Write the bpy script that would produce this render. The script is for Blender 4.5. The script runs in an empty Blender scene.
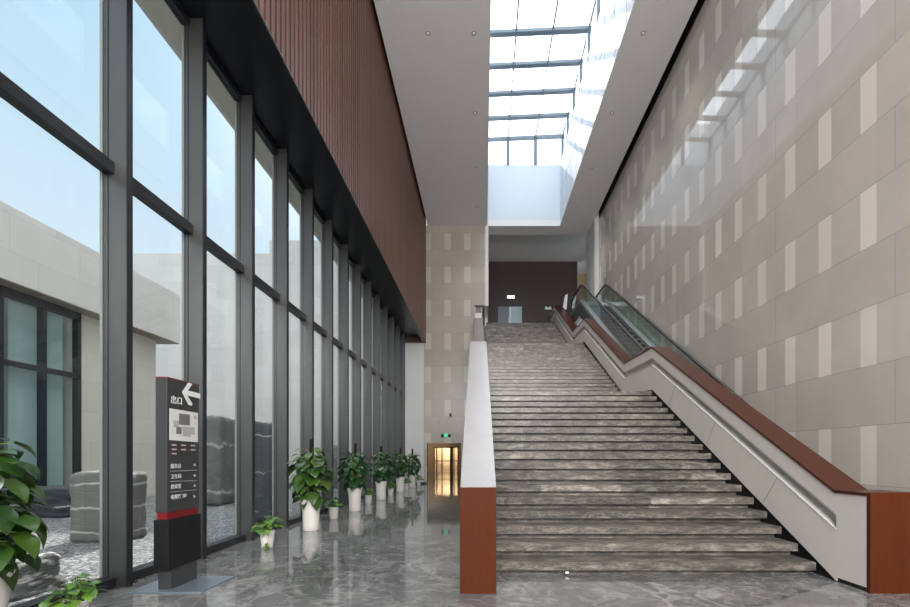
import bpy, math, random
from mathutils import Vector, Matrix, noise as mnoise

C = bpy.context.scene.collection
R = math.radians
EYE = 1.459          # camera height above the lobby floor
FOC = 430.0          # focal length in pixels of the 910 px wide frame
VX, VY = 483.5, 456.0

# ------------------------------------------------------------------ camera, sky, sun, exposure
cam_d = bpy.data.cameras.new('camera')
cam_d.sensor_fit = 'HORIZONTAL'
cam_d.sensor_width = 36.0
cam_d.lens = 36.0 * FOC / 910.0
cam_d.shift_x = -(VX - 455.0) / 910.0
cam_d.shift_y = (VY - 303.5) / 910.0
cam_d.clip_start = 0.05
cam_d.clip_end = 300
cam = bpy.data.objects.new('camera', cam_d)
cam.location = (0, 0, EYE)
cam.rotation_euler = (R(90), 0, 0)
C.objects.link(cam)
bpy.context.scene.camera = cam

vs = bpy.context.scene.view_settings
vs.view_transform = 'Standard'
vs.look = 'None'
vs.gamma = 1
vs.use_curve_mapping = False
vs.exposure = 0.15

W = bpy.data.worlds.new('sky')
bpy.context.scene.world = W
W.use_nodes = True
wn = W.node_tree.nodes; wl = W.node_tree.links
wn.clear()
wo = wn.new('ShaderNodeOutputWorld'); wb = wn.new('ShaderNodeBackground')
wt = wn.new('ShaderNodeTexCoord'); wsx = wn.new('ShaderNodeSeparateXYZ')
wr = wn.new('ShaderNodeValToRGB')
wr.color_ramp.elements[0].position = 0.0
wr.color_ramp.elements[0].color = (0.70, 0.78, 0.84, 1)
wr.color_ramp.elements[1].position = 0.30
wr.color_ramp.elements[1].color = (0.76, 0.88, 0.97, 1)
e = wr.color_ramp.elements.new(0.62); e.color = (0.56, 0.78, 0.96, 1)
e = wr.color_ramp.elements.new(0.70); e.color = (0.60, 0.82, 1.0, 1)
e = wr.color_ramp.elements.new(0.92); e.color = (4.2, 4.2, 4.2, 1)
SUN_DIR = Vector((0.055, -0.77, -0.66)).normalized()
wl.new(wt.outputs['Generated'], wsx.inputs[0]); wl.new(wsx.outputs['Z'], wr.inputs[0])
# hazy bright aureole around the sun
wd = wn.new('ShaderNodeVectorMath'); wd.operation = 'DOT_PRODUCT'
wl.new(wt.outputs['Generated'], wd.inputs[0]); wd.inputs[1].default_value = -SUN_DIR
wm = wn.new('ShaderNodeMath'); wm.operation = 'MAXIMUM'; wl.new(wd.outputs['Value'], wm.inputs[0]); wm.inputs[1].default_value = 0
wp = wn.new('ShaderNodeMath'); wp.operation = 'POWER'; wl.new(wm.outputs[0], wp.inputs[0]); wp.inputs[1].default_value = 34
wg = wn.new('ShaderNodeMix'); wg.data_type = 'RGBA'; wg.blend_type = 'ADD'; wg.clamp_result = False
ws = wn.new('ShaderNodeMath'); ws.operation = 'MULTIPLY'; wl.new(wp.outputs[0], ws.inputs[0]); ws.inputs[1].default_value = 4.0
wg.inputs[0].default_value = 1.0
wl.new(wr.outputs[0], wg.inputs[6]); wl.new(ws.outputs[0], wg.inputs[7])
wl.new(wg.outputs[2], wb.inputs[0]); wb.inputs[1].default_value = 1.0
wl.new(wb.outputs[0], wo.inputs[0])

def light(name, kind, loc, energy, color=(1, 1, 1), rot=(0, 0, 0), **kw):
    d = bpy.data.lights.new(name, kind)
    d.energy = energy; d.color = color
    for k, v in kw.items():
        setattr(d, k, v)
    o = bpy.data.objects.new(name, d)
    o.location = loc; o.rotation_euler = rot
    C.objects.link(o)
    return o

# sun: comes over the far courtyard wall, almost parallel to the window wall
sun_dir = SUN_DIR
sun = light('sun', 'SUN', (-10, 40, 40), 6.0, (1.0, 0.94, 0.85), angle=R(0.6))
sun.rotation_euler = sun_dir.to_track_quat('-Z', 'Y').to_euler()
# bright hazy daylight above the roof glazing
light('skylight_daylight', 'AREA', (2.0, 13.2, 18.75), 430, (0.96, 0.98, 1.0), shape='RECTANGLE', size=4.1, size_y=18.4)
# added fill light behind the camera, brightens the surfaces facing it
light('rear_fill_light', 'AREA', (1.0, -7.6, 7.3), 2900, (1.0, 0.97, 0.93), (R(82), 0, 0), shape='RECTANGLE', size=8.5, size_y=4.8)

# ------------------------------------------------------------------ node helpers / materials
class NT:
    def __init__(s, name):
        s.m = bpy.data.materials.new(name); s.m.use_nodes = True
        s.n = s.m.node_tree.nodes; s.l = s.m.node_tree.links
        s.n.clear()
        s.out = s.n.new('ShaderNodeOutputMaterial')
        s.p = s.n.new('ShaderNodeBsdfPrincipled')
        s.l.new(s.p.outputs[0], s.out.inputs[0])
    def node(s, t, **kw):
        x = s.n.new(t)
        for k, v in kw.items(): setattr(x, k, v)
        return x
    def set(s, sock, v):
        if hasattr(v, 'is_output'): s.l.new(v, sock)
        else: sock.default_value = v
    def math(s, op, a, b=None, c=None):
        x = s.n.new('ShaderNodeMath'); x.operation = op
        s.set(x.inputs[0], a)
        if b is not None: s.set(x.inputs[1], b)
        if c is not None: s.set(x.inputs[2], c)
        return x.outputs[0]
    def mix(s, f, a, b, mode='MIX'):
        x = s.n.new('ShaderNodeMix'); x.data_type = 'RGBA'; x.blend_type = mode
        s.set(x.inputs[0], f); s.set(x.inputs[6], a); s.set(x.inputs[7], b)
        return x.outputs[2]
    def coord(s):
        return s.n.new('ShaderNodeTexCoord').outputs['Object']
    def pos(s):
        return s.n.new('ShaderNodeNewGeometry').outputs['Position']
    def sep(s, v):
        x = s.n.new('ShaderNodeSeparateXYZ'); s.l.new(v, x.inputs[0]); return x.outputs
    def comb(s, x, y, z):
        c = s.n.new('ShaderNodeCombineXYZ')
        for i, v in enumerate((x, y, z)): s.set(c.inputs[i], v)
        return c.outputs[0]
    def mapping(s, v, scale=(1, 1, 1), loc=(0, 0, 0), rot=(0, 0, 0)):
        x = s.n.new('ShaderNodeMapping'); s.l.new(v, x.inputs[0])
        x.inputs['Scale'].default_value = scale; x.inputs['Location'].default_value = loc
        x.inputs['Rotation'].default_value = rot
        return x.outputs[0]
    def noise(s, v, scale, detail=4, rough=.55, dist=0.0):
        x = s.n.new('ShaderNodeTexNoise'); s.l.new(v, x.inputs['Vector'])
        x.inputs['Scale'].default_value = scale; x.inputs['Detail'].default_value = detail
        x.inputs['Roughness'].default_value = rough; x.inputs['Distortion'].default_value = dist
        return x.outputs[0]
    def white(s, v):
        x = s.n.new('ShaderNodeTexWhiteNoise'); x.noise_dimensions = '3D'; s.l.new(v, x.inputs['Vector'])
        return x.outputs[0]
    def ramp(s, f, stops):
        x = s.n.new('ShaderNodeValToRGB'); s.l.new(f, x.inputs[0])
        cr = x.color_ramp
        while len(cr.elements) < len(stops): cr.elements.new(0.5)
        for el, (p, c) in zip(cr.elements, stops):
            el.position = p; el.color = (c[0], c[1], c[2], 1) if not isinstance(c, (int, float)) else (c, c, c, 1)
        return x.outputs[0]
    def bump(s, h, strength=.2, dist=.01):
        x = s.n.new('ShaderNodeBump'); s.l.new(h, x.inputs['Height'])
        x.inputs['Strength'].default_value = strength; x.inputs['Distance'].default_value = dist
        s.l.new(x.outputs[0], s.p.inputs['Normal'])
    def fin(s, col=None, rough=None, spec=None, metal=None):
        if col is not None: s.set(s.p.inputs['Base Color'], col if hasattr(col, 'is_output') else (*col, 1))
        if rough is not None: s.set(s.p.inputs['Roughness'], rough)
        if spec is not None: s.p.inputs['Specular IOR Level'].default_value = spec
        if metal is not None: s.p.inputs['Metallic'].default_value = metal
        return s.m

def plain(name, col, rough=.5, spec=.5, metal=0, var=.06, scale=6):
    t = NT(name)
    n = t.noise(t.coord(), scale, 3)
    a = tuple(max(0, c * (1 - var)) for c in col); b = tuple(c * (1 + var) for c in col)
    c = t.mix(n, (*a, 1), (*b, 1))
    return t.fin(c, rough, spec, metal)

def emit(name, col, s):
    t = NT(name)
    t.fin(col, .5)
    t.p.inputs['Emission Color'].default_value = (*col, 1)
    t.p.inputs['Emission Strength'].default_value = s
    return t.m

def thin_glass(name, tint=(.93, .97, .97), refl=1.0, rough=.0):
    t = NT(name); t.n.remove(t.p)
    tr = t.node('ShaderNodeBsdfTransparent'); tr.inputs[0].default_value = (*tint, 1)
    gl = t.node('ShaderNodeBsdfGlossy'); gl.inputs['Roughness'].default_value = rough
    gl.inputs[0].default_value = (.95, 1, 1, 1)
    g = t.node('ShaderNodeNewGeometry')
    dp = t.node('ShaderNodeVectorMath', operation='DOT_PRODUCT')
    t.l.new(g.outputs['Normal'], dp.inputs[0]); t.l.new(g.outputs['Incoming'], dp.inputs[1])
    om = t.math('SUBTRACT', 1.0, t.math('ABSOLUTE', dp.outputs['Value']))
    f = t.math('MULTIPLY', t.math('ADD', .04, t.math('MULTIPLY', t.math('POWER', om, 5.0), .96)), refl)
    mx = t.node('ShaderNodeMixShader')
    t.l.new(f, mx.inputs[0]); t.l.new(tr.outputs[0], mx.inputs[1]); t.l.new(gl.outputs[0], mx.inputs[2])
    t.l.new(mx.outputs[0], t.out.inputs[0])
    return t.m

M = {}
def marble_floor():
    t = NT('polished_grey_marble')
    p = t.pos()
    warp = t.noise(p, .9, 5, .6)
    q = t.node('ShaderNodeVectorMath', operation='ADD'); t.l.new(p, q.inputs[0])
    sc = t.node('ShaderNodeVectorMath', operation='SCALE')
    nz = t.node('ShaderNodeTexNoise'); t.l.new(p, nz.inputs['Vector']); nz.inputs['Scale'].default_value = 1.1; nz.inputs['Detail'].default_value = 5
    t.l.new(nz.outputs['Color'], sc.inputs[0]); sc.inputs['Scale'].default_value = .75
    t.l.new(sc.outputs[0], q.inputs[1])
    clouds = t.noise(q.outputs[0], .8, 6, .62)
    fine = t.noise(q.outputs[0], 5.5, 5, .65)
    v1 = t.noise(t.mapping(q.outputs[0], (1.0, .55, 1), rot=(0, 0, .6)), 1.25, 4, .55)
    vein = t.math('SUBTRACT', 1.0, t.math('MULTIPLY', t.math('ABSOLUTE', t.math('SUBTRACT', v1, .5)), 26))
    vein = t.math('MAXIMUM', vein, 0.0)
    v2 = t.noise(t.mapping(q.outputs[0], (.7, 1.3, 1), rot=(0, 0, -.5), loc=(7, 3, 0)), 2.3, 4, .6)
    vein2 = t.math('MAXIMUM', t.math('SUBTRACT', 1.0, t.math('MULTIPLY', t.math('ABSOLUTE', t.math('SUBTRACT', v2, .52)), 34)), 0.0)
    mask = t.ramp(t.noise(p, .7, 3), [(.40, 0.0), (.62, 1.0)])
    col = t.ramp(clouds, [(.25, (.066, .066, .067)), (.5, (.120, .119, .120)), (.75, (.212, .209, .207))])
    col = t.mix(t.math('MULTIPLY', fine, .25), col, (.20, .197, .195, 1))
    col = t.mix(t.math('MULTIPLY', t.math('MULTIPLY', vein, mask), .55), col, (.42, .41, .40, 1))
    col = t.mix(t.math('MULTIPLY', vein2, .32), col, (.46, .45, .44, 1))
    # slab joints, 1.6 x 0.8 m
    s = t.sep(p)
    jx = t.math('LESS_THAN', t.math('FRACT', t.math('DIVIDE', t.math('ADD', s[0], 40.3), 1.6)), .0022)
    jy = t.math('LESS_THAN', t.math('FRACT', t.math('DIVIDE', t.math('ADD', s[1], 40.1), 1.6)), .0022)
    col = t.mix(t.math('MULTIPLY', t.math('MAXIMUM', jx, jy), .5), col, (.09, .09, .09, 1))
    t.fin(col, .05, .9)
    return t.m
M['floor'] = marble_floor()

def stair_stone():
    t = NT('grey_brown_stair_marble')
    p = t.pos(); s = t.sep(p)
    step = t.math('FLOOR', t.math('DIVIDE', s[2], .1675))
    step = t.math('FLOOR', t.math('DIVIDE', t.math('SUBTRACT', s[2], .003), .1675))
    off = t.white(t.comb(step, 3.3, 1.7))
    blk = t.math('FLOOR', t.math('ADD', t.math('DIVIDE', s[0], 1.25), t.math('MULTIPLY', off, 5.0)))
    tone = t.white(t.comb(blk, step, 5.1))
    st = t.noise(t.mapping(p, (1.5, 3.0, 5.0)), 3.0, 8, .74, .35)
    spk = t.ramp(t.noise(p, 26, 5, .75), [(.42, 0.0), (.60, 1.0)])
    col = t.ramp(st, [(.34, (.034, .030, .026)), (.5, (.10, .090, .079)), (.67, (.31, .28, .247))])
    col = t.mix(t.math('MULTIPLY', spk, .35), col, (.10, .09, .08, 1))
    bright = t.ramp(tone, [(0, .72), (.6, 1.0), (.85, 1.15), (1, 1.6)])
    col = t.mix(1.0, col, bright, 'MULTIPLY')
    v = t.noise(t.mapping(p, (1, 2.2, 2.2), rot=(0, .5, .3)), 2.6, 4, .6, .6)
    vein = t.math('MAXIMUM', t.math('SUBTRACT', 1.0, t.math('MULTIPLY', t.math('ABSOLUTE', t.math('SUBTRACT', v, .5)), 40)), 0.0)
    col = t.mix(t.math('MULTIPLY', vein, .3), col, (.36, .335, .30, 1))
    t.fin(col, .34, .45)
    return t.m
M['stair'] = stair_stone()

def strip_wall(name, axis, pitch, start, width, base_z, course, parity, u0, u1, base, light_c, rough, vjoint):
    """beige stone cladding: horizontal courses, every other course with upright paler strips"""
    t = NT(name)
    p = t.pos(); s = t.sep(p)
    u = s[axis]; z = s[2]
    k = t.math('DIVIDE', t.math('SUBTRACT', z, base_z), course)
    kf = t.math('FLOOR', k); kfr = t.math('FRACT', k)
    par = t.math('MODULO', t.math('ADD', kf, 40 + parity), 2.0)
    par = t.math('LESS_THAN', par, .5)
    uu = t.math('DIVIDE', t.math('SUBTRACT', u, start - 60 * pitch), pitch)
    fr = t.math('FRACT', uu); ui = t.math('FLOOR', uu)
    strip = t.math('MULTIPLY', t.math('LESS_THAN', fr, width / pitch), par)
    inr = t.math('MULTIPLY', t.math('GREATER_THAN', u, u0), t.math('LESS_THAN', u, u1))
    strip = t.math('MULTIPLY', strip, inr)
    tone = t.white(t.comb(ui, kf, 2.0))
    tone2 = t.white(t.comb(t.math('FLOOR', t.math('DIVIDE', uu, 2)), kf, 9.0))
    cl = t.noise(p, 1.4, 5, .6)
    fine = t.noise(t.mapping(p, (1, 1, 2.5)), 9, 4, .6)
    b2 = tuple(c * .84 for c in base); b3 = tuple(c * 1.10 for c in base)
    col = t.mix(cl, (*b2, 1), (*b3, 1))
    col = t.mix(t.math('MULTIPLY', fine, .25), col, (*tuple(c * .9 for c in base), 1))
    col = t.mix(1.0, col, t.ramp(tone2, [(0, .93), (1, 1.06)]), 'MULTIPLY')
    scol = t.mix(tone, (*tuple(c * .90 for c in light_c), 1), (*light_c, 1))
    col = t.mix(strip, col, scol)
    jh = t.math('LESS_THAN', kfr, .0085 / course)
    fv = t.math('FRACT', t.math('DIVIDE', t.math('SUBTRACT', u, vjoint - 60 * pitch * 3), pitch * 3))
    jv = t.math('MULTIPLY', t.math('LESS_THAN', fv, .008 / (pitch * 3)), t.math('SUBTRACT', 1.0, par))
    j = t.math('MAXIMUM', jh, jv)
    col = t.mix(t.math('MULTIPLY', j, .6), col, (*tuple(c * .35 for c in base), 1))
    t.fin(col, rough, .5)
    return t.m
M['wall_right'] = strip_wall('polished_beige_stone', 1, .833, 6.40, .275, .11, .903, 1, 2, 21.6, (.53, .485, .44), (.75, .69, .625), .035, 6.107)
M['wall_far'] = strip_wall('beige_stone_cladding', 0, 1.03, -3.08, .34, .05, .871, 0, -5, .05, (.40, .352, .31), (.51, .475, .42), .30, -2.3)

def wood_slat():
    t = NT('reddish_brown_slats')
    p = t.pos(); s = t.sep(p)
    idx = t.math('FLOOR', t.math('DIVIDE', t.math('ADD', s[1], 6.0), .155))
    tone = t.white(t.comb(idx, 1.0, 2.0))
    g = t.noise(t.mapping(p, (8, 8, .5)), 3, 4, .6)
    col = t.mix(g, (.095, .042, .030, 1), (.155, .073, .052, 1))
    col = t.mix(1.0, col, t.ramp(tone, [(0, .8), (1, 1.2)]), 'MULTIPLY')
    return t.fin(col, .32, .4)
M['slat'] = wood_slat()
M['slat_back'] = plain('dark_slat_backing', (.012, .006, .005), .7)
M['cap2'] = plain('reflection_tinted_laminate', (.072, .060, .068), .35, .4)  # purple-grey tint imitates a reflection on the brown upper copings
M['cap'] = plain('red_brown_laminate', (.060, .018, .010), .32, .22, var=.12, scale=9)
def redwood():
    t = NT('russet_veneer')
    g = t.noise(t.mapping(t.pos(), (6, 6, .7)), 4, 5, .6)
    return t.fin(t.mix(g, (.060, .0125, .004, 1), (.100, .023, .007, 1)), .42, .15)
M['redwood'] = redwood()
def pale_stone():
    t = NT('pale_grey_stone')
    p = t.pos()
    n = t.noise(p, 2.2, 5, .6); f = t.noise(p, 45, 3, .6)
    c = t.mix(n, (.64, .585, .54, 1), (.73, .675, .625, 1))
    c = t.mix(t.math('MULTIPLY', f, .2), c, (.46, .44, .42, 1))
    return t.fin(c, .38, .5)
M['pale'] = pale_stone()
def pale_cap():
    t = NT('pale_grey_coping')  # mottled pale grey with lighter specks, lowest flight only
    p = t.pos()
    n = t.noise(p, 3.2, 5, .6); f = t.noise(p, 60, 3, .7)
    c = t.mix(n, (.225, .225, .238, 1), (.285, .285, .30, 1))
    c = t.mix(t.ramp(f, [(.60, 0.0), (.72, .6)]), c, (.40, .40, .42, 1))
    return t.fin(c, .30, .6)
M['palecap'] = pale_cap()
M['black'] = plain('black_skirting', (.012, .012, .013), .5)
M['plaster'] = plain('ceiling_plaster', (.74, .735, .73), .6, .3, var=.03, scale=1.2)
M['offwhite'] = plain('offwhite_plaster', (.62, .61, .59), .55, .35, var=.04, scale=1.5)
M['wellwhite'] = plain('white_aluminium_panel', (.60, .66, .72), .45, .5, var=.02, scale=1)
M['metal_dark'] = plain('anodised_dark_grey_metal', (.090, .089, .087), .34, .5, metal=.5, var=.06, scale=3)
M['metal_black'] = plain('black_painted_metal', (.018, .020, .025), .35, .5, var=.1)
M['soffit'] = plain('black_lacquered_soffit', (.008, .009, .012), .30, .35, var=.1)
M['glass'] = thin_glass('window_glass', (.93, .96, .97), .9)
M['esc_glass'] = thin_glass('balustrade_glass', (.88, .93, .91), .9)
M['door_glass'] = thin_glass('door_glass', (.94, .93, .9), .7)
M['roof_glass'] = thin_glass('roof_glass', (.97, .98, 1), .5)
M['brown_wall'] = plain('dark_brown_panelling', (.048, .030, .029), .42, .4, var=.1, scale=2)
M['steel'] = plain('brushed_steel', (.45, .46, .47), .3, .5, metal=.9)
M['frame_steel'] = plain('grey_roof_frame', (.13, .17, .21), .45, .5)
M['rubber'] = plain('black_rubber', (.012, .012, .012), .4)
M['step_metal'] = plain('escalator_step_metal', (.12, .125, .13), .55, .3, metal=.2)
M['sign_grey'] = plain('charcoal_sign_paint', (.040, .040, .042), .38, .5, var=.05)
M['sign_black'] = plain('black_sign_paint', (.009, .009, .010), .45, .3)
M['sign_red'] = plain('red_sign_band', (.17, .006, .010), .4)
M['sign_white'] = plain('white_print', (.72, .72, .72), .5, var=.02)
M['sign_map'] = plain('map_ground', (.66, .66, .65), .45, var=.02)
M['map_dark'] = plain('map_dark_grey', (.15, .15, .155), .5)
M['map_mid'] = plain('map_mid_grey', (.40, .40, .40), .5)
M['base_steel'] = plain('blue_grey_steel', (.32, .38, .44), .30, .5, metal=.7)
M['pot'] = plain('white_ceramic', (.74, .70, .66), .22, .5, var=.03)
M['soil'] = plain('dark_soil', (.03, .02, .014), .9, .2, var=.4, scale=40)
M['pole'] = plain('dark_moss_pole', (.014, .012, .010), .9, .2, var=.4, scale=50)
M['stem'] = plain('green_stem', (.10, .19, .04), .5)
def leafmat(name, a, b, c):
    t = NT(name)
    oi = t.node('ShaderNodeNewGeometry')
    rnd = oi.outputs['Random Per Island']
    col = t.ramp(rnd, [(0, a), (.5, b), (1, c)])
    n = t.noise(t.coord(), 14, 3)
    col = t.mix(t.math('MULTIPLY', n, .35), col, (*tuple(x * 1.5 for x in b), 1))
    t.fin(col, .30, .5)
    t.p.inputs['Subsurface Weight'].default_value = 0
    return t.m
M['leaf'] = leafmat('glossy_green_leaf', (.011, .034, .008), (.027, .070, .011), (.07, .135, .018))
M['leaf_dark'] = leafmat('deep_green_leaf', (.006, .026, .008), (.013, .048, .012), (.032, .09, .020))
M['leaf_light'] = leafmat('bright_green_leaf', (.035, .10, .012), (.07, .165, .02), (.13, .24, .035))
def gravel():
    t = NT('grey_gravel')
    p = t.pos()
    v = t.node('ShaderNodeTexVoronoi'); t.l.new(p, v.inputs['Vector']); v.inputs['Scale'].default_value = 26
    w = t.white(v.outputs['Position'])
    col = t.ramp(w, [(0, (.05, .052, .056)), (.5, (.14, .143, .147)), (1, (.38, .375, .365))])
    d = t.ramp(v.outputs['Distance'], [(.0, 1.0), (.7, .45)])
    t.fin(col, .75, .3)
    t.bump(d, .8, .03)
    return t.m
M['gravel'] = gravel()
def rock(name, a, b, vs_=1.3, vein_w=26):
    t = NT(name)
    p = t.coord()
    n = t.noise(t.mapping(p, (1, 1, 3.5)), 2.5, 6, .65)
    f = t.noise(t.mapping(p, (1, 1, 8)), 7, 4, .6)
    c = t.mix(n, (*a, 1), (*b, 1))
    c = t.mix(t.math('MULTIPLY', f, .4), c, (*tuple(x * .55 for x in a), 1))
    s = t.sep(p)
    wob = t.noise(t.mapping(p, (1.4, 1.4, .8)), 1.6, 4, .6)
    ph = t.math('ADD', t.math('MULTIPLY', s[2], vs_), t.math('MULTIPLY', wob, .42))
    fr = t.math('ABSOLUTE', t.math('SUBTRACT', t.math('FRACT', ph), .5))
    vein = t.math('MAXIMUM', t.math('SUBTRACT', 1.0, t.math('MULTIPLY', fr, vein_w)), 0.0)
    vm = t.ramp(t.noise(t.mapping(p, (1, 1, 1.2), loc=(3, 1, 2)), 1.7, 3), [(.36, 0.0), (.50, 1.0)])
    vein = t.math('MULTIPLY', vein, vm)
    c = t.mix(vein, c, (.68, .64, .56, 1))
    t.fin(c, .7, .3)
    t.bump(t.math('ADD', n, f), .5, .06)
    return t.m
M['rock'] = rock('veined_grey_rock', (.17, .155, .14), (.33, .305, .28), 2.4, 15)
M['rock_dark'] = rock('dark_bluish_rock', (.045, .05, .058), (.12, .125, .14), 1.2, 40)
M['rock_big'] = rock('banded_grey_rock', (.18, .172, .165), (.32, .31, .295), .72, 20)
M['rock_pale'] = rock('pale_weathered_rock', (.13, .128, .125), (.30, .29, .275), .9, 60)
def outer_stone(name, base):
    t = NT(name)
    p = t.pos(); s = t.sep(p)
    k = t.math('DIVIDE', s[2], .95)
    h = t.math('ADD', s[0], s[1])
    uu = t.math('ADD', t.math('DIVIDE', h, 1.9), t.math('MULTIPLY', t.math('FLOOR', k), .37))
    tone = t.white(t.comb(t.math('FLOOR', uu), t.math('FLOOR', k), 1))
    n = t.noise(p, .9, 4)
    c = t.mix(n, (*tuple(x * .93 for x in base), 1), (*tuple(x * 1.05 for x in base), 1))
    c = t.mix(1.0, c, t.ramp(tone, [(0, .95), (1, 1.04)]), 'MULTIPLY')
    j = t.math('MAXIMUM', t.math('LESS_THAN', t.math('FRACT', k), .012), t.math('LESS_THAN', t.math('FRACT', uu), .006))
    c = t.mix(t.math('MULTIPLY', j, .5), c, (*tuple(x * .5 for x in base), 1))
    return t.fin(c, .6, .3)
M['outer'] = outer_stone('courtyard_limestone', (.76, .715, .67))
M['outer_warm'] = outer_stone('courtyard_warm_limestone', (.78, .71, .62))
M['outer_soffit'] = plain('courtyard_brown_soffit', (.30, .24, .19), .6)
M['curtain'] = plain('pale_green_curtain', (.62, .76, .70), .7)
M['mullion_edge'] = plain('daylit_mullion_edge', (.34, .315, .28), .5)  # daylight on the outer mullion edge is put into this tan colour
M['reveal'] = plain('cream_head_reveal', (.62, .58, .48), .5)
M['warm_wall'] = plain('warm_beige_wall', (.66, .52, .36), .6)
M['bronze'] = plain('bronze_door_frame', (.10, .055, .03), .35, .5, metal=.5)
M['lamp_white'] = emit('lit_white_sign', (.9, .95, 1.0), 1.2)
M['exit_green'] = emit('lit_green_sign', (.03, .45, .28), 1.0)
M['lamp_lens'] = emit('downlight_lens', (1, .95, .86), .12)
M['grey_ring'] = plain('grey_light_ring', (.25, .25, .25), .4)
M['door_grey'] = plain('blue_grey_door_leaf', (.17, .19, .22), .4)
M['door_pale'] = plain('frosted_pale_door_leaf', (.42, .55, .60), .35)
M['tan'] = plain('tan_wall', (.55, .40, .27), .6)
M['white_panel'] = plain('plain_white_panel', (.85, .85, .85), .4)

# ------------------------------------------------------------------ mesh helpers
class MB:
    def __init__(s): s.v = []; s.f = []
    def box(s, x0, x1, y0, y1, z0, z1):
        b = len(s.v)
        s.v += [(x0, y0, z0), (x1, y0, z0), (x1, y1, z0), (x0, y1, z0), (x0, y0, z1), (x1, y0, z1), (x1, y1, z1), (x0, y1, z1)]
        s.f += [tuple(b + i for i in q) for q in ((0, 3, 2, 1), (4, 5, 6, 7), (0, 1, 5, 4), (1, 2, 6, 5), (2, 3, 7, 6), (3, 0, 4, 7))]
        return s
    def hexa(s, bottom, top):
        """two quads (counter-clockwise seen from above)"""
        b = len(s.v); s.v += list(bottom) + list(top)
        s.f += [tuple(b + i for i in q) for q in ((0, 3, 2, 1), (4, 5, 6, 7), (0, 1, 5, 4), (1, 2, 6, 5), (2, 3, 7, 6), (3, 0, 4, 7))]
        return s
    def band(s, pts, lo, hi, xa, xb):
        """strip along a Y-Z polyline: from z+lo to z+hi, between x=xa(y) and x=xb(y)"""
        fa = xa if callable(xa) else (lambda y: xa); fb = xb if callable(xb) else (lambda y: xb)
        fl = lo if callable(lo) else (lambda y, z: z + lo); fh = hi if callable(hi) else (lambda y, z: z + hi)
        b = len(s.v)
        for (y, z) in pts:
            s.v += [(fa(y), y, fl(y, z)), (fb(y), y, fl(y, z)), (fb(y), y, fh(y, z)), (fa(y), y, fh(y, z))]
        for i in range(len(pts) - 1):
            o = b + 4 * i; n = o + 4
            s.f += [(o, n, n + 1, o + 1), (o + 1, n + 1, n + 2, o + 2), (o + 2, n + 2, n + 3, o + 3), (o + 3, n + 3, n, o)]
        e_ = b + 4 * (len(pts) - 1)
        s.f += [(b, b + 1, b + 2, b + 3), (e_ + 3, e_ + 2, e_ + 1, e_)]
        return s
    def tube(s, pts, r, seg=8, cap=True):
        pts = [Vector(p) for p in pts]
        rr = r if isinstance(r, (list, tuple)) else [r] * len(pts)
        b = len(s.v)
        up = None
        for i, p in enumerate(pts):
            d = (pts[min(i + 1, len(pts) - 1)] - pts[max(i - 1, 0)]).normalized()
            if up is None:
                up = Vector((0, 0, 1)) if abs(d.z) < .9 else Vector((1, 0, 0))
            a = d.cross(up)
            if a.length < 1e-4: a = d.cross(Vector((1, 0, 0)))
            a.normalize(); c = a.cross(d).normalized()
            for k in range(seg):
                t = 2 * math.pi * k / seg
                s.v.append(tuple(p + a * math.cos(t) * rr[i] + c * math.sin(t) * rr[i]))
        for i in range(len(pts) - 1):
            for k in range(seg):
                o = b + i * seg
                s.f.append((o + k, o + (k + 1) % seg, o + seg + (k + 1) % seg, o + seg + k))
        if cap:
            s.f.append(tuple(b + k for k in range(seg))[::-1])
            s.f.append(tuple(b + (len(pts) - 1) * seg + k for k in range(seg)))
        return s
    def lathe(s, prof, cx=0, cy=0, seg=28, closed_bottom=True):
        b = len(s.v)
        for (r, z) in prof:
            for k in range(seg):
                t = 2 * math.pi * k / seg
                s.v.append((cx + r * math.cos(t), cy + r * math.sin(t), z))
        for i in range(len(prof) - 1):
            for k in range(seg):
                o = b + i * seg
                s.f.append((o + k, o + (k + 1) % seg, o + seg + (k + 1) % seg, o + seg + k))
        if closed_bottom: s.f.append(tuple(b + k for k in range(seg))[::-1])
        return s
    def poly(s, pts):
        b = len(s.v); s.v += [tuple(p) for p in pts]; s.f.append(tuple(range(b, b + len(pts)))); return s
    def build(s, name, mat, parent=None, loc=(0, 0, 0), smooth=False, bevel=0, **props):
        me = bpy.data.meshes.new(name)
        me.from_pydata(s.v, [], s.f); me.update()
        if mat is not None: me.materials.append(mat)
        if smooth:
            for p in me.polygons: p.use_smooth = True
        o = bpy.data.objects.new(name, me); C.objects.link(o)
        o.location = loc
        if parent is not None: o.parent = parent
        if bevel:
            bv = o.modifiers.new('bevel', 'BEVEL'); bv.width = bevel; bv.segments = 2; bv.limit_method = 'ANGLE'
        for k, v in props.items(): o[k] = v
        return o

def tag(o, label=None, category=None, group=None, kind=None):
    if label: o['label'] = label
    if category: o['category'] = category
    if group: o['group'] = group
    if kind: o['kind'] = kind
    return o
def empty(name, loc, label, category, group=None, kind=None, rz=0):
    o = bpy.data.objects.new(name, None); C.objects.link(o); o.location = loc; o.rotation_euler = (0, 0, rz)
    o.empty_display_size = .1
    return tag(o, label, category, group, kind)
def struct(o, label, category):
    return tag(o, label, category, kind='structure')
def box(name, x0, x1, y0, y1, z0, z1, mat, parent=None, **kw):
    return MB().box(x0, x1, y0, y1, z0, z1).build(name, mat, parent, **kw)

# ------------------------------------------------------------------ room shell
HC = 13.5; YF = 22.5; XR = 5.85; XW = -3.0; YB = -6.0
fl = MB().box(-4.12, 6.2, YB, 30, -.2, 0).box(-9.5, -4.12, YF + .32, 43, -.2, 0).box(-4.12, 6.2, 30, 43, -.2, 0).build('floor', M['floor'])
struct(fl, 'polished grey veined marble floor of the tall lobby', 'floor')

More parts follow.
